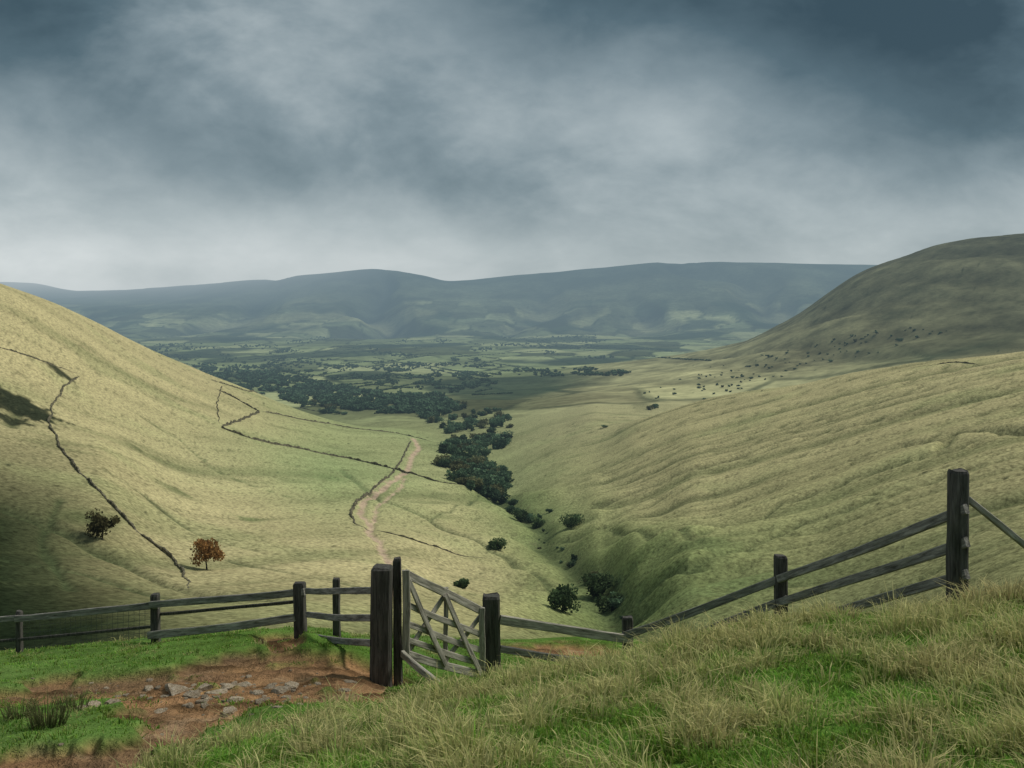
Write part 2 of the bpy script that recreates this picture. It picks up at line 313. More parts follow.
# ------------------------------------------------------------------ ground meshes (one continuous surface, shared borders)
idx=np.arange(NR*NC).reshape(NR,NC)
quads=np.stack([idx[:-1,:-1],idx[:-1,1:],idx[1:,1:],idx[1:,:-1]],-1)
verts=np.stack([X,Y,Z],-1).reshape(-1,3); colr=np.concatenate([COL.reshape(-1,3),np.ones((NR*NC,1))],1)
def build(name,v,f,mat,cols=None,smooth=True,link=True):
    n=f.shape[1]; me=bpy.data.meshes.new(name)
    me.vertices.add(len(v)); me.vertices.foreach_set('co',np.ascontiguousarray(v,dtype=np.float32).ravel())
    me.loops.add(f.size); me.loops.foreach_set('vertex_index',f.astype(np.int32).ravel())
    me.polygons.add(len(f)); me.polygons.foreach_set('loop_start',(np.arange(len(f))*n).astype(np.int32)); 
    me.polygons.foreach_set('use_smooth',np.full(len(f),smooth))
    me.update(calc_edges=True)
    if cols is not None:
        at=me.color_attributes.new('Col','FLOAT_COLOR','POINT'); at.data.foreach_set('color',np.ascontiguousarray(cols,dtype=np.float32).ravel())
    me.materials.append(mat); me.validate()
    if not link: return me
    o=bpy.data.objects.new(name,me); col.objects.link(o); return o
rowd=DD[:-1,:-1]
dirtf=dirt[:-1,:-1]&(rowd<25); trkf=(td[:-1,:-1]<0)&(rowd>60)&(rowd<1000)
cls=np.where(rowd<24,0,np.where(rowd<1000,1,2)); cls[dirtf]=3; cls[trkf]=4
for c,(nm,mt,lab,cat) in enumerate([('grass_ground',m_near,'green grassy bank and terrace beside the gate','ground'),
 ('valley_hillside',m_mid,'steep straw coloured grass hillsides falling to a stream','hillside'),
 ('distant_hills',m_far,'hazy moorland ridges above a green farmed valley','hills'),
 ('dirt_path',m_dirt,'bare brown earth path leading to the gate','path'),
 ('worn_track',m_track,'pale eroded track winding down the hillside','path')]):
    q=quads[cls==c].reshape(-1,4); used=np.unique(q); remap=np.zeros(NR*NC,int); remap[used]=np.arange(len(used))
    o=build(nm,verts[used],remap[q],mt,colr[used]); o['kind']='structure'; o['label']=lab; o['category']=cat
# ------------------------------------------------------------------ grass
def blade_mesh(name,base,dirn,h,lean,w,colb,mat,colt=None):
    n=len(base); ang=rng.random(n)*2*np.pi; side=np.stack([np.cos(ang),np.sin(ang),np.zeros(n)],-1)*w[:,None]*.5
    up=np.array([0,0,1.]); mid_=base+dirn*(h*lean*.3)[:,None]+up*(h*.58)[:,None]; tip=base+dirn*(h*lean)[:,None]+up*(h*(1-.35*lean))[:,None]
    v=np.stack([base-side,base+side,mid_+side*.8,mid_-side*.8,tip],1).reshape(-1,3)
    b=np.arange(n)[:,None]*5
    f=np.concatenate([b+np.array([0,1,2]),b+np.array([0,2,3]),b+np.array([3,2,4])],0)
    colt=colb if colt is None else colt
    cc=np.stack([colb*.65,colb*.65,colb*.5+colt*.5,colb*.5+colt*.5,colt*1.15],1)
    cc=np.concatenate([cc,np.ones((n,5,1))],-1).reshape(-1,4)
    return build(name,v,f,mat,cc,smooth=False)
m_blade,nt=newmat('grass_blade'); a=nt.nodes.new('ShaderNodeVertexColor'); a.layer_name='Col'
cv=a.outputs[0]
tr=nt.nodes.new('ShaderNodeBsdfTranslucent'); nt.links.new(cv,tr.inputs[0])
mx=nt.nodes.new('ShaderNodeMixShader'); mx.inputs[0].default_value=.4; nt.links.new(diffuse(nt,cv),mx.inputs[1]); nt.links.new(tr.outputs[0],mx.inputs[2]); finish(nt,mx.outputs[0],False)
def grow(name,nt_,nb,u0,u1,d0,d1,hr,spread,strawbias,edge,lab,wscale=1.0,hs=(.5,.9),soft=.25):
    u=u0+(u1-u0)*rng.random(nt_); d=np.exp(np.log(d0)+(np.log(d1/d0))*rng.random(nt_))
    x=(u-512)/F*d; y=d
    z=height(x,y); p=HZ-z/y*F
    ok=edge(u,d,p,x,y); u,x,y=u[ok],x[ok],y[ok]; n=len(x)
    st_=fbm(x/.8,y/.8,3)*1.5+strawbias(u,y)+rng.normal(0,soft,n); straw=sm(-.05,.5,st_)
    clump=fbm(x/.4+4,y/.4,2)
    hh=(hr[0]+(hr[1]-hr[0])*rng.random(n)**2)*(hs[0]+hs[1]*straw)*np.clip(1+1.3*clump,.35,2.1)
    rep=lambda A: np.repeat(A,nb)
    phi=rng.random(n*nb)*2*np.pi; dr=np.stack([np.cos(phi),np.sin(phi),np.zeros(n*nb)],-1)
    r=spread*np.sqrt(rng.random(n*nb)); bx=rep(x)+dr[:,0]*r; by=rep(y)+dr[:,1]*r
    bz=height(bx,by)-.01
    h=rep(hh)*(.5+.7*rng.random(n*nb)); lean=.1+1.0*rng.random(n*nb)
    wind=fbm(bx/1.5,by/1.5,2)
    dr=dr+np.stack([-.1+wind*.7,.1+wind*.2,0*wind],-1)
    s=np.clip(rep(straw)+rng.normal(0,.24,n*nb),0,1)[:,None]
    tone=rep(np.clip(1+.9*fbm(x/.7-9,y/.7,2),.65,1.6))[:,None]
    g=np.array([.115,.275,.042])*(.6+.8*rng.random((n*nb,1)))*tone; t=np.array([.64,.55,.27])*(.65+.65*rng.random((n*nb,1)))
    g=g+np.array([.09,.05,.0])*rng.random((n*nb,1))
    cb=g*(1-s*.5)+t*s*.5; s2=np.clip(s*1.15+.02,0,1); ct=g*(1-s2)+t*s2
    w=(.0035+.0045*rng.random(n*nb))*(1+.05*by)*wscale
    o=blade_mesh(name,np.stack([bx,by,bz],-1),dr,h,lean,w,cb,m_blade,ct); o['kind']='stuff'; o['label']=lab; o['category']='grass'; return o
def bankedge(u,d,p,x,y):
    lim=np.interp(u,[100,200,300,400,460,520,700,1400],[6.3,7.6,8.6,9.7,10.3,11.5,11.8,11])
    return (d<lim)&~dirt_at(u,p,x,y,d>4)
bb=lambda u,y: np.interp(y,[4,6,8,10],[-.22,-.06,.10,.22])+np.interp(u,[150,400,700,850,1024],[-.03,.03,.06,.03,.02])
grow('tussock_grass',22000,13,90,1160,3.9,12,(.05,.17),.08,bb,bankedge,'soft green grass mixed with straw coloured tufts on a bank',1.05)
def terr(u,d,p,x,y):
    lim=np.interp(u,[100,200,300,400,460,520],[6.3,7.6,8.6,9.7,10.3,11.5]); 
    return (d>lim)&~dirt_at(u,p,x,y,d>4)
grow('turf_grass',16000,8,-120,660,6.5,23,(.025,.085),.09,lambda u,y:u*0-.34,terr,'short bright green turf around the earth path',1.2,(.8,.6),.15)
# ------------------------------------------------------------------ wood
def woodmat(name,sc,dark,light,moss):
    m,nt=newmat(name); tc=nt.nodes.new('ShaderNodeTexCoord').outputs['Object']; oi=nt.nodes.new('ShaderNodeObjectInfo')
    ad=nt.nodes.new('ShaderNodeVectorMath'); nt.links.new(tc,ad.inputs[0]); sc2=nt.nodes.new('ShaderNodeVectorMath'); sc2.operation='SCALE'; nt.links.new(oi.outputs['Location'],sc2.inputs[0]); sc2.inputs['Scale'].default_value=3.1; nt.links.new(sc2.outputs[0],ad.inputs[1])
    v=mapping(nt,ad.outputs[0],sc); n=noise(nt,v,6,6,.7,.5); n2=noise(nt,ad.outputs[0],2.3,3)
    c=ramp(nt,n,[(.32,dark),(.5,tuple((a+b)/2 for a,b in zip(dark,light))),(.66,light)])
    mm=nt.nodes.new('ShaderNodeMixRGB'); nt.links.new(M(nt,'MULTIPLY',ramp(nt,n2,[(.5,(0,0,0)),(.7,(1,1,1))]),.45),mm.inputs[0]); nt.links.new(c,mm.inputs[1]); mm.inputs[2].default_value=(*moss,1)
    finish(nt,principled(nt,mm.outputs[0],.85,bump(nt,n,.9,.012),.2),False); return m
m_post=woodmat('weathered_post_wood',(5,5,.5),(.018,.016,.014),(.125,.115,.10),(.045,.055,.035))
m_rail=woodmat('weathered_rail_wood',(.5,5,5),(.045,.041,.036),(.36,.335,.29),(.10,.11,.07))
m_gate=woodmat('weathered_gate_wood',(.5,5,5),(.08,.074,.06),(.52,.48,.39),(.16,.165,.10))
def empty(name,loc,label,cat,group=None):
    e=bpy.data.objects.new(name,None); e.empty_display_size=.3; e.location=loc; col.objects.link(e); e['label']=label; e['category']=cat
    if group: e['group']=group
    return e
def post(name,x,y,zt,w,parent,lean=(0,0),mat=None,dep=None,taper=.94,zb=None):
    zb=float(height(x,y))-.25 if zb is None else zb; H_=zt-zb; n=8; v=[];f=[]
    dp=dep or w; b=.10*w
    ph=random.random()*9
    for i in range(n+1):
        t=i/n; s=1-(1-taper)*t; ww=w/2*s; dd_=dp/2*s
        if i==n: ww*=.88; dd_*=.88
        zz=H_*min(t,1) 
        if i==n-1: zz=H_-.03
        ox=math.sin(ph+t*3)*.010; oy=math.cos(ph+t*2.3)*.010
        ring=[(-ww+b,-dd_),(ww-b,-dd_),(ww,-dd_+b),(ww,dd_-b),(ww-b,dd_),(-ww+b,dd_),(-ww,dd_-b),(-ww,-dd_+b)]
        for a,c in ring: v.append((a+ox+random.uniform(-.004,.004)+lean[0]*t,c+oy+random.uniform(-.004,.004)+lean[1]*t,zz+(random.uniform(-.014,.014) if i==n else 0)))
    for i in range(n):
        for j in range(8): f.append((i*8+j,i*8+(j+1)%8,(i+1)*8+(j+1)%8,(i+1)*8+j))
    f.append(tuple(n*8+j for j in range(8))); f.append(tuple(7-j for j in range(8)))
    me=bpy.data.meshes.new(name); me.from_pydata(v,[],f); me.materials.append(mat or m_post)
    o=bpy.data.objects.new(name,me); col.objects.link(o)
    if parent: o.parent=parent; o.location=Vector((x,y,zb))-parent.location
    else: o.location=(x,y,zb)
    return o
def rail(name,p0,p1,w,h,parent,mat=None,bend=.012):
    p0=Vector(p0);p1=Vector(p1);L=(p1-p0).length; n=10; v=[];f=[]; b=.008; ph=random.random()*9
    for i in range(n+1):
        t=i/n; ww=w/2*(1+random.uniform(-.03,.03)); hh=h/2*(1+random.uniform(-.05,.05)); oz=math.sin(t*math.pi)*-bend+math.sin(ph+t*7)*.005; oy=math.sin(ph+t*4)*.005
        for a,c in [(-ww+b,-hh),(ww-b,-hh),(ww,-hh+b),(ww,hh-b),(ww-b,hh),(-ww+b,hh),(-ww,hh-b),(-ww,-hh+b)]: v.append((L*t,a+oy,c+oz))
    for i in range(n):
        for j in range(8): f.append((i*8+j,i*8+(j+1)%8,(i+1)*8+(j+1)%8,(i+1)*8+j))
    f.append(tuple(n*8+j for j in range(8))); f.append(tuple(7-j for j in range(8)))
    me=bpy.data.meshes.new(name); me.from_pydata(v,[],f); me.materials.append(mat or m_rail)
    o=bpy.data.objects.new(name,me); col.objects.link(o); 
    X_=(p1-p0).normalized(); Y_=Vector((0,0,1)).cross(X_).normalized(); Z_=X_.cross(Y_)
    o.rotation_mode='QUATERNION'; o.rotation_quaternion=Matrix((X_,Y_,Z_)).transposed().to_quaternion()
    o.parent=parent; o.location=p0-parent.location; return o
def W(px,py,d): return Vector(((px-512)/F*d,d,(HZ-py)/F*d))
def gz(px,d): return float(height((px-512)/F*d,d))
e=empty('wooden_fence',(W(156,600,16.6).x,16.6,gz(156,16.6)),'weathered grey post and rail fence across the grassy terrace','fence')
FP=[(-150,620,18.6,.12),(20,611,17.6,.10),(156,594,16.6,.135),(300,582,15.4,.18)]
for px,pt,d,w in FP:
    q=W(px,pt,d); post('post',q.x,q.y,q.z,w,e)
def seg(par,a,b,da,db,h=.1,w=.05,mat=None,off=-.09): 
    p=W(a[0],a[1],da);q=W(b[0],b[1],db); p.y+=off;q.y+=off; return rail('rail',p,q,w,h,par,mat)
seg(e,(-150,631),(22,616),18.6,17.6,.10); seg(e,(18,617),(160,603),17.6,16.6,.11); seg(e,(152,603),(306,590),16.6,15.4,.11)
seg(e,(152,616),(296,603),16.6,15.4,.05,.04,m_post,off=.09); seg(e,(150,634),(296,616),16.6,15.4,.12,mat=m_gate)
seg(e,(-150,655),(156,628),18.6,16.6,.05,.04,m_post,off=.09)
wm=bpy.data.materials.new('galvanised_wire'); wm.use_nodes=True; wm.node_tree.nodes['Principled BSDF'].inputs[0].default_value=(.12,.12,.12,1)
def wires(par,a,b,rows,name='wire_netting',n=26):
    v=[];f=[]; 
    def strip(p,q,r=.003):
        i=len(v); s=Vector((0,0,r)) if abs((q-p).z)<.5*(q-p).length else Vector((r,0,0))
        v.extend([p-s,q-s,q+s,p+s]); f.append((i,i+1,i+2,i+3))
    A0,A1=a;B0,B1=b
    for k_ in range(rows+1):
        t=k_/rows; strip(A0.lerp(A1,t)-par.location,B0.lerp(B1,t)-par.location)
    for k_ in range(n+1):
        t=k_/n; strip(A0.lerp(B0,t)-par.location,A1.lerp(B1,t)-par.location)
    me=bpy.data.meshes.new(name); me.from_pydata(v,[],f); me.materials.append(wm); o=bpy.data.objects.new(name,me); col.objects.link(o); o.parent=par
wires(e,(W(20,655,17.65),W(20,620,17.65)),(W(156,638,16.65),W(156,606,16.65)),5)
e=empty('wooden_fence',(W(338,600,15).x,15,gz(338,15)),'short run of dark three rail fence joining the gate post','fence')
q=W(337,578,15.2); post('post',q.x,q.y,q.z,.11,e)
seg(e,(308,589),(374,588),15.3,12.6,.085); seg(e,(308,613),(374,616),15.3,12.6,.085); seg(e,(308,634),(374,641),15.3,12.6,.085)
def tp(px,pt,d,w,lab,group='gate posts'):
    q=W(px,pt,d); o=post('gate_post',q.x,q.y,q.z,w,None,taper=.97); o['label']=lab; o['category']='post'; o['group']=group; return o
tp(382,566,12.0,.25,'thick squared dark timber gate post on earth path')
tp(492,595,13.4,.235,'thick dark timber gate post beside grassy bank')
e=empty('wooden_gate',W(402,668,12.1),'weathered five bar wooden gate with crossed braces','gate')
q=W(398,558,12.15); o=post('hanging_post',q.x,q.y,q.z,.10,e)
L_,Rr=12.1,13.15
def gp(t,s):
    a=W(405,654,L_).lerp(W(405,573,L_),s); b=W(483,676,Rr).lerp(W(483,611,Rr),s); return a.lerp(b,t)
for i,s in enumerate([0,.18,.38,.62,1.0]):
    rail('bar',gp(0,s),gp(1,s),.035,.10 if i in(0,4) else .075,e,m_gate,bend=.005)
def vpost(t,w,off=0.,s0=-.05,s1=1.06):
    p=gp(t,s0)+Vector((0,off,0)); r=gp(t,s1)+Vector((0,off,0)); rail('upright',p,r,.04,w,e,m_gate,0)
vpost(0.02,.09,-.045); vpost(.99,.08,-.045); vpost(.5,.06,.045)
for a,b,of in [((.03,.98),(.5,.02),-.05),((.5,.98),(.03,.02),.05),((.5,.98),(.97,.02),-.05),((.97,.9),(.5,.05),.05)]:
    o_=Vector((0,of,0)); rail('brace',gp(*a)+o_,gp(*b)+o_,.03,.07,e,m_gate,0)
rail('bar',W(402,654,12.0),W(441,686,11.4),.05,.08,e,m_gate,0)
e=empty('wooden_fence',(W(780,600,12.5).x,12.5,gz(780,12.5)),'dark three rail fence climbing over the grassy bank','fence')
RP=[(627,617,14.0,.15),(780,555,12.5,.15),(958,470,9.6,.16)]
for px,pt,d,w in RP: q=W(px,pt,d); post('post',q.x,q.y,q.z,w,e,taper=.97)
seg(e,(500,617),(631,637),13.4,14,.12,mat=m_gate); seg(e,(500,647),(628,664),13.4,14,.09)
for (pa,pb,pc) in [(634,577,507),(657,600,539),(680,624,571)]:
    seg(e,(623,pa),(786,pb-3),14,12.5,.10); seg(e,(776,pb),(962,pc),12.5,9.6,.095,off=-.105)
rail('stay',W(962,495,9.62),W(1100,604,9.9),.06,.06,e,m_gate,0)
# ------------------------------------------------------------------ stones on the path
m_stone,nt=newmat('gritstone'); tc=nt.nodes.new('ShaderNodeTexCoord').outputs['Object']; oi=nt.nodes.new('ShaderNodeObjectInfo'); n=noise(nt,tc,3.5,6,.7)
finish(nt,principled(nt,mulc(nt,ramp(nt,n,[(.3,(.22,.155,.09)),(.48,(.44,.35,.24)),(.66,(.62,.54,.42))]),M(nt,'ADD',M(nt,'MULTIPLY',oi.outputs['Random'],.5),.6)),.9,bump(nt,n,1,.05)),False)
def rock(seed):
    bm=bmesh.new(); bmesh.ops.create_icosphere(bm,subdivisions=3,radius=1); r=np.random.default_rng(seed)
    pl=[]
    for _ in range(9):
        a=r.random()*6.28; pl.append((Vector((math.cos(a),math.sin(a),r.uniform(-.2,.6))).normalized(),r.uniform(.5,.85)))
    pl.append((Vector((r.uniform(-.2,.2),r.uniform(-.2,.2),1)).normalized(),.5))
    for v in bm.verts:
        q=v.co.copy()
        for n_,d_ in pl:
            e_=q.dot(n_)-d_
            if e_>0: q-=n_*e_
        nn=float(fbm(np.array([q.x*2.3+seed*7+q.z]),np.array([q.y*2.3+seed]),3)[0])
        v.co=q*(1+.2*nn)
    me=bpy.data.meshes.new('path_stone'); bm.to_mesh(me); bm.free(); me.materials.append(m_stone)
    return me
RM=[rock(i) for i in range(9)]
pos=[(178,690,.15),(192,695,.12),(205,688,.11),(217,694,.12),(230,688,.11),(244,687,.14),(258,693,.09),(270,688,.09),(280,691,.12),(292,687,.10),(238,699,.10),(202,702,.09),(166,697,.08),(95,706,.12),(112,703,.08),(82,708,.07),(228,712,.09),(350,682,.08),(345,690,.06),(318,684,.06),(160,712,.08),(150,688,.07),(188,706,.07)]
for i in range(100):
    c=random.random()
    pos.append((random.gauss(225,60),random.gauss(692,8),random.uniform(.02,.06)) if c<.65 else (random.uniform(20,380),random.uniform(664,745),random.uniform(.012,.03)))
for px,py,s in pos:
    q=sight(px,py,6.5,20); o=bpy.data.objects.new('path_stone',RM[random.randrange(9)]); col.objects.link(o)
    o.location=q+Vector((0,0,-s*.08)); o.scale=(s*random.uniform(1,1.6),s*random.uniform(.8,1.2),s*random.uniform(.45,.75)); o.rotation_euler=(random.uniform(-.15,.15),random.uniform(-.15,.15),random.random()*6)
    o['label']='pale flat gritstone half sunk in earth path'; o['category']='stone'; o['group']='stones on the path'
for px,py,d,h_,nn in [(48,726,9.2,.36,170),(20,722,9.7,.26,110),(72,716,10,.24,90),(985,604,8.9,.26,220),(1010,600,8.7,.30,200),(735,632,9.4,.18,140),(842,618,9.3,.2,140)]:
    x0=(px-512)/F*d; n=nn; phi=rng.random(n)*2*np.pi; dr=np.stack([np.cos(phi),np.sin(phi),np.zeros(n)],-1); r=.15*np.sqrt(rng.random(n))
    bx=x0+dr[:,0]*r; by=d+dr[:,1]*r; b=np.stack([bx,by,height(bx,by)-.02],-1)-np.array([x0,d,gz(px,d)])
    cb=np.array([.06,.085,.03]) if px<500 else np.array([.34,.30,.13])
    o=blade_mesh('rush_clump',b,dr,h_*(.4+.7*rng.random(n)),.1+.9*rng.random(n),.006+.004*rng.random(n),cb*(.6+.8*rng.random((n,1))),m_blade,(np.array([.22,.2,.09]) if px<500 else np.array([.6,.52,.26]))*(.5+rng.random((n,1))))
    o.location=(x0,d,gz(px,d)); o['label']='dark spiky rush clump in turf by the path' if px<500 else 'dry straw clump of tall grass by the fence'; o['category']='plant'
# ------------------------------------------------------------------ dry stone walls
m_wall,nt=newmat('dark_wall_stone'); tc=nt.nodes.new('ShaderNodeTexCoord').outputs['Object']; n=noise(nt,tc,1.1,5,.75)
finish(nt,diffuse(nt,ramp(nt,n,[(.35,(.04,.038,.026)),(.5,(.12,.11,.075)),(.65,(.26,.235,.155))]),bump(nt,n,.8,.3)))
_sw=[0]
def seedw(): _sw[0]+=3.7; return _sw[0]
def wall(pts,h,w,lab,dmin=60):
    P=[sight(*p,dmin=dmin) for p in pts]; Q=[]
    for a,b in zip(P[:-1],P[1:]):
        n=max(1,int((b-a).length/.8))
        for i in range(n): Q.append(a.lerp(b,i/n))
    Q.append(P[-1]); Q=np.array([[q.x,q.y] for q in Q])
    for _ in range(16): Q[1:-1]=(Q[:-2]+Q[1:-1]*2+Q[2:])/4
    T=np.gradient(Q,axis=0); T/=np.linalg.norm(T,axis=1)[:,None]+1e-9; Nn=np.stack([-T[:,1],T[:,0]],-1)
    n=len(Q); Q=Q+Nn*(fbm(np.arange(n)/16.,np.zeros(n),2)*.8)[:,None]+rng.normal(0,.07,(n,2))
    z=height(Q[:,0],Q[:,1]); hh=h*np.clip(.5+.6*rng.random(n)+1.0*fbm(np.arange(n)/7.,np.ones(n)*seedw(),2),.05,1.4)*sm(0,12,np.arange(n))*sm(0,30,n-1-np.arange(n)); ww=w*(.6+.7*rng.random(n))[:,None]
    v=np.stack([np.c_[Q+Nn*ww*.6,z-.4],np.c_[Q+Nn*ww*.3,z+hh],np.c_[Q-Nn*ww*.3,z+hh*(.8+.3*rng.random(n))],np.c_[Q-Nn*ww*.6,z-.4]],1)
    o0=np.array([Q[0,0],Q[0,1],z[0]]); v=(v-o0).reshape(-1,3); b=np.arange(n-1)[:,None]*4
    f=np.concatenate([b+np.array([j,j+1,j+5,j+4]) for j in range(3)],0)
    o=build('dry_stone_wall',v,f,m_wall,smooth=False); o.location=o0; o['label']=lab; o['category']='wall'
wall([(-60,338),(0,349),(40,362),(76,374)],.5,.4,'thin dry stone wall crossing the upper hillside')
wall([(79,377),(64,388),(52,405),(49,425),(60,447),(74,468),(95,488),(120,515),(145,538),(168,556),(182,570),(188,590)],.55,.45,'dark winding dry stone wall running down straw hillside')
wall([(212,387),(235,398),(260,412),(240,421),(221,428),(250,439),(300,449),(350,459),(400,471),(430,480),(470,492)],1.0,.6,'dark dry stone wall zigzagging above the valley fields')
wall([(222,386),(217,403),(219,424)],.5,.4,'thin tumbledown wall dropping down the hillside')
wall([(411,441),(402,460),(392,474),(374,489),(357,502),(350,514),(356,526),(372,532)],.85,.6,'dark dry stone wall beside the worn track')
wall([(372,532),(420,543),(480,558),(500,560)],.4,.4,'low wall crossing rough grass toward the stream')
wall([(262,412),(330,424),(400,434),(440,444)],.75,.5,'dark field wall along the valley edge')
wall([(210,380),(250,392),(300,408),(330,414)],.8,.6,'field wall following the brow of the hill')
wall([(980,366),(930,366),(900,370)],.5,.5,'low field wall on the hill shoulder')
# ------------------------------------------------------------------ trees
m_leaf,nt=newmat('foliage'); a=nt.nodes.new('ShaderNodeVertexColor'); a.layer_name='Col'; oi=nt.nodes.new('ShaderNodeObjectInfo')
cv=mulc(nt,a.outputs[0],M(nt,'ADD',M(nt,'MULTIPLY',oi.outputs['Random'],.8),.6))
tr=nt.nodes.new('ShaderNodeBsdfTranslucent'); nt.links.new(cv,tr.inputs[0])
mx=nt.nodes.new('ShaderNodeMixShader'); mx.inputs[0].default_value=.3; nt.links.new(diffuse(nt,cv),mx.inputs[1]); nt.links.new(tr.outputs[0],mx.inputs[2]); finish(nt,mx.outputs[0])
m_bark,nt=newmat('bark'); tc=nt.nodes.new('ShaderNodeTexCoord').outputs['Object']; finish(nt,diffuse(nt,ramp(nt,noise(nt,tc,3),[(.3,(.04,.035,.028)),(.7,(.11,.09,.07))])))
def crown(h,w,n,leaf,base,seed,lobes=9,z0=.25):
    r=np.random.default_rng(seed); L=[]
    for i in range(lobes):
        a=r.random()*6.28; rr=w*.5*(.25+.55*r.random()); zz=h*(z0+.15+ (0.6-.05)*r.random()); k_=1-abs(zz/h-.55)*.9
        L.append((math.cos(a)*rr*k_,math.sin(a)*rr*k_,zz,w*(.12+.15*r.random())))
    L=np.array(L); c=r.integers(0,lobes,n); v=r.normal(size=(n,3)); v/=np.linalg.norm(v,axis=1)[:,None]; rad=L[c,3]*(.5+.65*r.random(n))
    p=L[c,:3]+v*rad[:,None]*np.array([1,1,.85]); p[:,2]=np.maximum(p[:,2],h*z0*.6)
    a=r.normal(size=(n,3)); a/=np.linalg.norm(a,axis=1)[:,None]; b=np.cross(a,r.normal(size=(n,3))); b/=np.linalg.norm(b,axis=1)[:,None]
    s=leaf*(.6+.8*r.random(n))[:,None]; q=np.stack([p-a*s-b*s*.6,p+a*s-b*s*.6,p+a*s*.7+b*s*.7,p-a*s*.7+b*s*.7],1).reshape(-1,3)
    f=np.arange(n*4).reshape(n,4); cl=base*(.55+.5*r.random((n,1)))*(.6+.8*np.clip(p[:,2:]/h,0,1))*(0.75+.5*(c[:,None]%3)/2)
    cl=np.repeat(np.concatenate([cl,np.ones((n,1))],1),4,0); return q,f,cl
def trunk_geo(h,r0,seed,limbs=5,w=3):
    r=random.Random(seed); v=[];f=[]
    def tube(p,q,ra,rb,n=6,segs=3):
        base=len(v); ax=(q-p).normalized(); s=ax.orthogonal().normalized(); t=ax.cross(s)
        for i in range(segs+1):
            tt=i/segs; c=p.lerp(q,tt)+Vector((r.uniform(-1,1),r.uniform(-1,1),0))*ra*.3*(0<i<segs); rr=ra+(rb-ra)*tt
            for j in range(n): an=j/n*6.283; v.append(c+s*math.cos(an)*rr+t*math.sin(an)*rr)
        for i in range(segs):
            for j in range(n): f.append((base+i*n+j,base+i*n+(j+1)%n,base+(i+1)*n+(j+1)%n,base+(i+1)*n+j))
    top=Vector((r.uniform(-.1,.1)*h,0,h*.55)); tube(Vector((0,0,-.4)),top,r0,r0*.5)
    for i in range(limbs):
        a=i/limbs*6.28+r.random(); s=Vector((0,0,0)).lerp(top,r.uniform(.5,.95)); tube(s,s+Vector((math.cos(a)*w*.33,math.sin(a)*w*.33,h*r.uniform(.15,.35))),r0*.45,r0*.12,5,2)
    return np.array([tuple(a) for a in v]),np.array(f)
def big_tree(name,q,h,w,n,leaf,basec,seed,lab,cat,z0=.22,lobes=10):
    e=empty(name,q,lab,cat)
    v,f=trunk_geo(h,h*.03,seed,6,w); t=build('trunk',v,f,m_bark); t.parent=e
    v,f,c=crown(h,w,n,leaf,np.array(basec),seed,lobes,z0); cr=build('crown',v,f,m_leaf,c,smooth=False); cr.parent=e
big_tree('hawthorn_tree',sight(207,570,90),5.4,5.6,2800,.15,(.30,.165,.06),3,'rust brown autumn hawthorn alone on the hillside','tree',.12,14)
big_tree('hawthorn_tree',sight(102,540,90),4.4,5.2,1900,.15,(.19,.17,.075),5,'sparse olive brown hawthorn on the hillside','tree',.14,11)
for px,py,h,w,s,lab in [(563,612,6.5,7,21,'dark rounded bush beside the stream gully'),(600,602,8,7,22,'dark green tree in the stream gully'),(572,527,6,9,23,'dense dark bush on the ravine edge'),(520,522,7,7,24,'dark bush beside the stream'),(537,528,6,6,27,'dark bush beside the stream'),(497,550,4,6,25,'low dark bush on rough grass'),(462,588,2.2,2.6,26,'small dark thorn bush on rough grass'),(612,612,4,6,28,'dark green bush in the stream gully')]:
    big_tree('stream_bush',sight(px,py,100),h*.8,w*1.05,1500,.24,(.09,.135,.06),s,lab,'bush',.03,15)
TM=[]
for i in range(10):
    h=8.5;w=10.5+i%4; v1,f1=trunk_geo(h,.35,i,4,w); v2,f2,c2=crown(h,w,560,.6,np.array([.095,.15,.085]) if i<8 else np.array([.16,.165,.08]),40+i,14,.02)
    v=np.concatenate([v1,v2]); f=np.concatenate([f1,f2+len(v1)]); cc=np.concatenate([np.tile([.03,.025,.02,1],(len(v1),1)),c2])
    me=build('valley_tree',v,f,m_leaf,cc,smooth=False,link=False); TM.append(me)
def sample(poly,n,dmin,thr=None):
    xs=[p[0] for p in poly];ys=[p[1] for p in poly];out=[]
    while len(out)<n:
        a=random.uniform(min(xs),max(xs));b=random.uniform(min(ys),max(ys))
        if thr is not None and float(fbm(np.array([a/22.]),np.array([b/5.]),2)[0])<thr: continue
        if poly_in(poly,np.array([a]),np.array([b]))[0]: out.append(sight(a,b,dmin))
    return out
T=[]
T+=[(q,random.uniform(.55,.95)) for q in sample([(438,462),(448,444),(478,448),(500,468),(510,488),(500,504),(482,498),(456,484)],104,400)]
T+=[(q,random.uniform(.55,.95)) for q in sample([(424,410),(462,402),(500,409),(520,426),(510,442),(490,458),(456,452),(434,432)],96,600)]
T+=[(q,random.uniform(.6,.85)) for q in sample([(285,398),(330,404),(345,416),(300,412)],20,500)]
for _ in range(34):
    t=random.random()*(len(stream)-1); i=int(t); a,b=stream[i],stream[i+1]; f_=t-i
    px=a[0]+(b[0]-a[0])*f_+random.gauss(0,7); py=a[1]+(b[1]-a[1])*f_+random.gauss(0,4)
    T.append((sight(px,py,100),random.choice([.12,.16,.2,.25,.34,.42])*(1.2 if t<2 else .8)))
T+=[(q,random.uniform(.18,.45)) for q in sample([(630,404),(700,378),(770,356),(860,340),(920,335),(880,355),(800,374),(700,400)],38,800)]
T+=[(sight(*p,400),s) for p,s in [((650,410),.7),((655,409),.6),((145,346),.7),((152,349),.8),((139,343),.6),((605,428),.35)]]
T=sorted(T,key=lambda t:t[0].y)[:298]
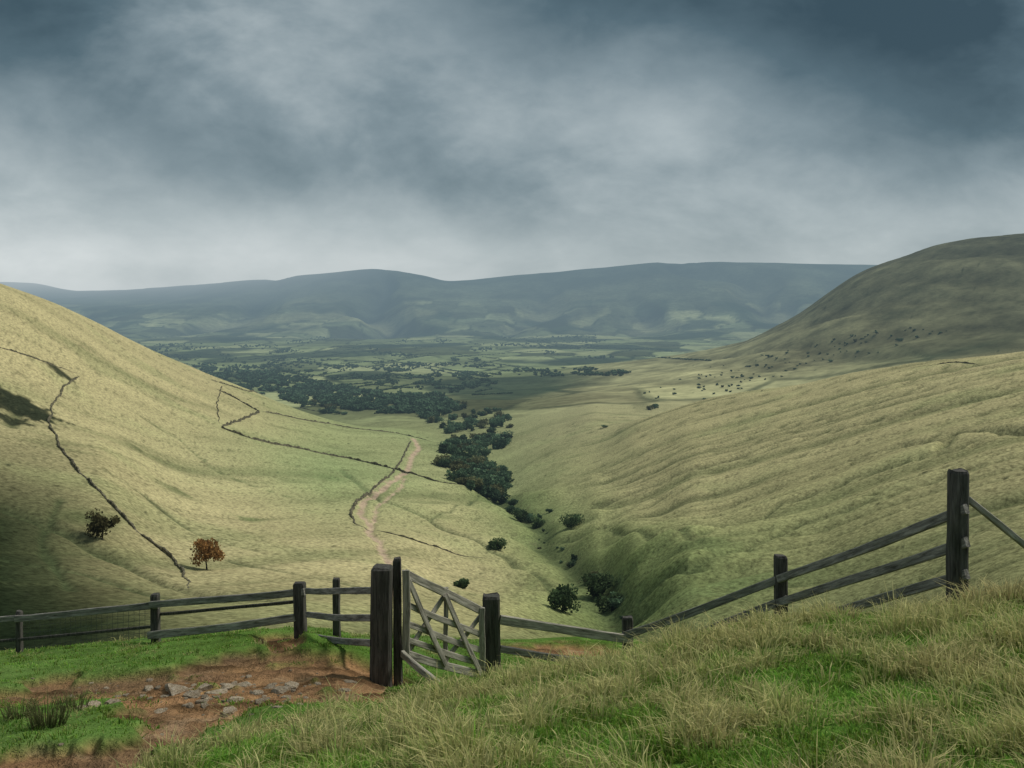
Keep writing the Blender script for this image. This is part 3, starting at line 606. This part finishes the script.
for q,s in T:
    o=bpy.data.objects.new('valley_tree',TM[random.randrange(10)]); o.location=q-Vector((0,0,.2)); o.scale=(s*random.uniform(.8,1.35),s*random.uniform(.85,1.25),s*random.uniform(.65,1.2)); o.rotation_euler=(0,0,random.random()*6.28)
    col.objects.link(o); o['label']='dark green broadleaf tree on the valley slopes'; o['category']='tree'; o['group']='trees in the valley'
far_t=[]
def F_(L,a,b): far_t.extend([(q,random.uniform(a,b)) for q in L])
F_(sample([(190,366),(260,372),(330,386),(425,397),(450,414),(380,414),(300,404),(225,386)],1500,900,-.12),.4,.85)
F_(sample([(395,396),(440,394),(462,410),(430,420),(400,412)],220,900),.45,.8)
F_(sample([(150,352),(250,356),(420,364),(500,384),(440,396),(300,382)],600,1100,.08),.3,.75)
F_(sample([(720,404),(640,395),(690,366),(780,352),(900,325),(960,330),(900,352),(800,372)],90,800,.0),.14,.36)
for _ in range(50):
    a=random.uniform(150,640); b=random.uniform(337,378); n=random.randint(12,50)
    F_([sight(a+random.gauss(0,n*.25),b+random.gauss(0,.9),1100) for i in range(n)],.3,.7)
for _ in range(150):
    a=random.uniform(130,680); b=random.uniform(336,396); L=random.uniform(12,60); sl=random.choice([-1,1])*random.uniform(.03,.22)
    if a>500 and b>362: continue
    for i in range(int(L/.8)):
        far_t.append((sight(a+i*.8,b+i*.8*sl+random.uniform(-.1,.1),1000),random.uniform(.14,.34)))
LV=[];LF=[];LC=[];o_=0
var=[crown(8,14,42,1.9,np.array([.065,.105,.06]),90+i,7,.03) for i in range(8)]
for q,s in far_t:
    if q.y>5000: continue
    v,f,c=var[random.randrange(8)]; LV.append(v*s*np.array([random.uniform(.8,1.5),1,random.uniform(.7,1.1)])+np.array(q)); LF.append(f+o_); LC.append(c); o_+=len(v)
o=build('distant_woodland',np.concatenate(LV),np.concatenate(LF),m_leaf,np.concatenate(LC),smooth=False); o['kind']='stuff'; o['label']='dark hedgerows and woods filling the distant valley'; o['category']='woodland'
# ------------------------------------------------------------------ sky
w=bpy.data.worlds.new('World'); scene.world=w; w.use_nodes=True; nt=w.node_tree; nt.nodes.clear()
out=nt.nodes.new('ShaderNodeOutputWorld'); sky=nt.nodes.new('ShaderNodeTexSky'); sky.sky_type='NISHITA'; sky.sun_disc=False
SE,SA=math.radians(50),math.radians(72)
sky.sun_elevation=SE; sky.sun_rotation=SA
b1_=nt.nodes.new('ShaderNodeBackground'); b1_.inputs[1].default_value=.1; nt.links.new(sky.outputs[0],b1_.inputs[0])
tcd=nt.nodes.new('ShaderNodeTexCoord').outputs['Generated']; sx=nt.nodes.new('ShaderNodeSeparateXYZ'); nt.links.new(tcd,sx.inputs[0]); dx,dy,dz=sx.outputs
yy=M(nt,'MAXIMUM',M(nt,'ABSOLUTE',dy),.25); uu=M(nt,'DIVIDE',dx,yy); ww=M(nt,'DIVIDE',dz,yy)
zz=M(nt,'ADD',M(nt,'MAXIMUM',dz,0),.34)
cb=nt.nodes.new('ShaderNodeCombineXYZ'); nt.links.new(M(nt,'DIVIDE',dx,zz),cb.inputs[0]); nt.links.new(M(nt,'DIVIDE',dy,zz),cb.inputs[1])
cb2=nt.nodes.new('ShaderNodeCombineXYZ'); nt.links.new(uu,cb2.inputs[0]); nt.links.new(M(nt,'MULTIPLY',ww,1.5),cb2.inputs[1])
rot=mapping(nt,cb2.outputs[0],(1,1.15,1),(0,0,.4))
nA=noise(nt,cb.outputs[0],1.5,6,.54,.3); nB=noise(nt,rot,4.0,7,.55,.2); nC=noise(nt,rot,14,5,.58,.2)
up_=M(nt,'MULTIPLY',ww,10,clamp=True)
wu=M(nt,'ADD',uu,M(nt,'MULTIPLY',M(nt,'SUBTRACT',nB,.5),.30)); wv=M(nt,'ADD',ww,M(nt,'MULTIPLY',M(nt,'MULTIPLY',M(nt,'SUBTRACT',nA,.5),.16),up_))
nz=M(nt,'ADD',M(nt,'MULTIPLY',M(nt,'SUBTRACT',nA,.5),.60),M(nt,'MULTIPLY',M(nt,'SUBTRACT',nB,.5),.85)); nz=M(nt,'ADD',nz,M(nt,'MULTIPLY',M(nt,'SUBTRACT',nC,.5),.20))
tot=M(nt,'ADD',.50,M(nt,'MULTIPLY',nz,M(nt,'ADD',.3,M(nt,'MULTIPLY',up_,.7))))
tot=M(nt,'ADD',tot,M(nt,'MULTIPLY',M(nt,'EXPONENT',M(nt,'MULTIPLY',M(nt,'MAXIMUM',ww,0),-18.0)),.40))
for px,py,rx,ry,amp in [(80,240,330,50,.24),(420,262,260,30,.04),(20,180,150,50,.10),(330,30,150,60,.26),(620,120,260,55,.10),(560,190,250,50,.05),(860,190,260,60,.10),
   (120,100,190,44,-.12),(260,140,180,44,-.14),(400,185,180,38,-.14),(30,10,210,60,-.30),(980,50,190,95,-.48),(740,0,260,55,-.28),(520,20,130,35,-.08),(512,-400,1500,300,-.1)]:
    a=M(nt,'DIVIDE',M(nt,'SUBTRACT',wu,(px-512)/F),rx/F); b=M(nt,'DIVIDE',M(nt,'SUBTRACT',wv,(HZ-py)/F),ry/F)
    g=M(nt,'EXPONENT',M(nt,'MULTIPLY',M(nt,'ADD',M(nt,'MULTIPLY',a,a),M(nt,'MULTIPLY',b,b)),-1.0)); tot=M(nt,'ADD',tot,M(nt,'MULTIPLY',g,amp))
cc=ramp(nt,tot,[(.0,(.030,.062,.080)),(.25,(.085,.138,.166)),(.5,(.22,.285,.315)),(.75,(.42,.485,.505)),(1.0,(.66,.71,.72))])
b2_=nt.nodes.new('ShaderNodeBackground'); nt.links.new(cc,b2_.inputs[0]); b2_.inputs[1].default_value=1
mx=nt.nodes.new('ShaderNodeMixShader'); mx.inputs[0].default_value=.94; nt.links.new(b1_.outputs[0],mx.inputs[1]); nt.links.new(b2_.outputs[0],mx.inputs[2]); nt.links.new(mx.outputs[0],out.inputs[0])
sun=bpy.data.lights.new('sun','SUN'); sun.energy=2.8; sun.angle=math.radians(14); sun.color=(1,.96,.88)
so=bpy.data.objects.new('sun',sun); col.objects.link(so); dv=Vector((math.sin(SA)*math.cos(SE),math.cos(SA)*math.cos(SE),math.sin(SE)))
so.rotation_euler=dv.to_track_quat('Z','Y').to_euler()
cam=bpy.data.cameras.new('camera'); co=bpy.data.objects.new('camera',cam); col.objects.link(co); scene.camera=co
cam.sensor_width=36; cam.lens=36*F/1024; cam.shift_y=-(384-HZ)/1024; cam.clip_start=.1; cam.clip_end=40000
co.location=(0,0,0); co.rotation_euler=(math.radians(90),0,0)
scene.view_settings.view_transform='Standard'; scene.view_settings.look='None'; scene.view_settings.exposure=0
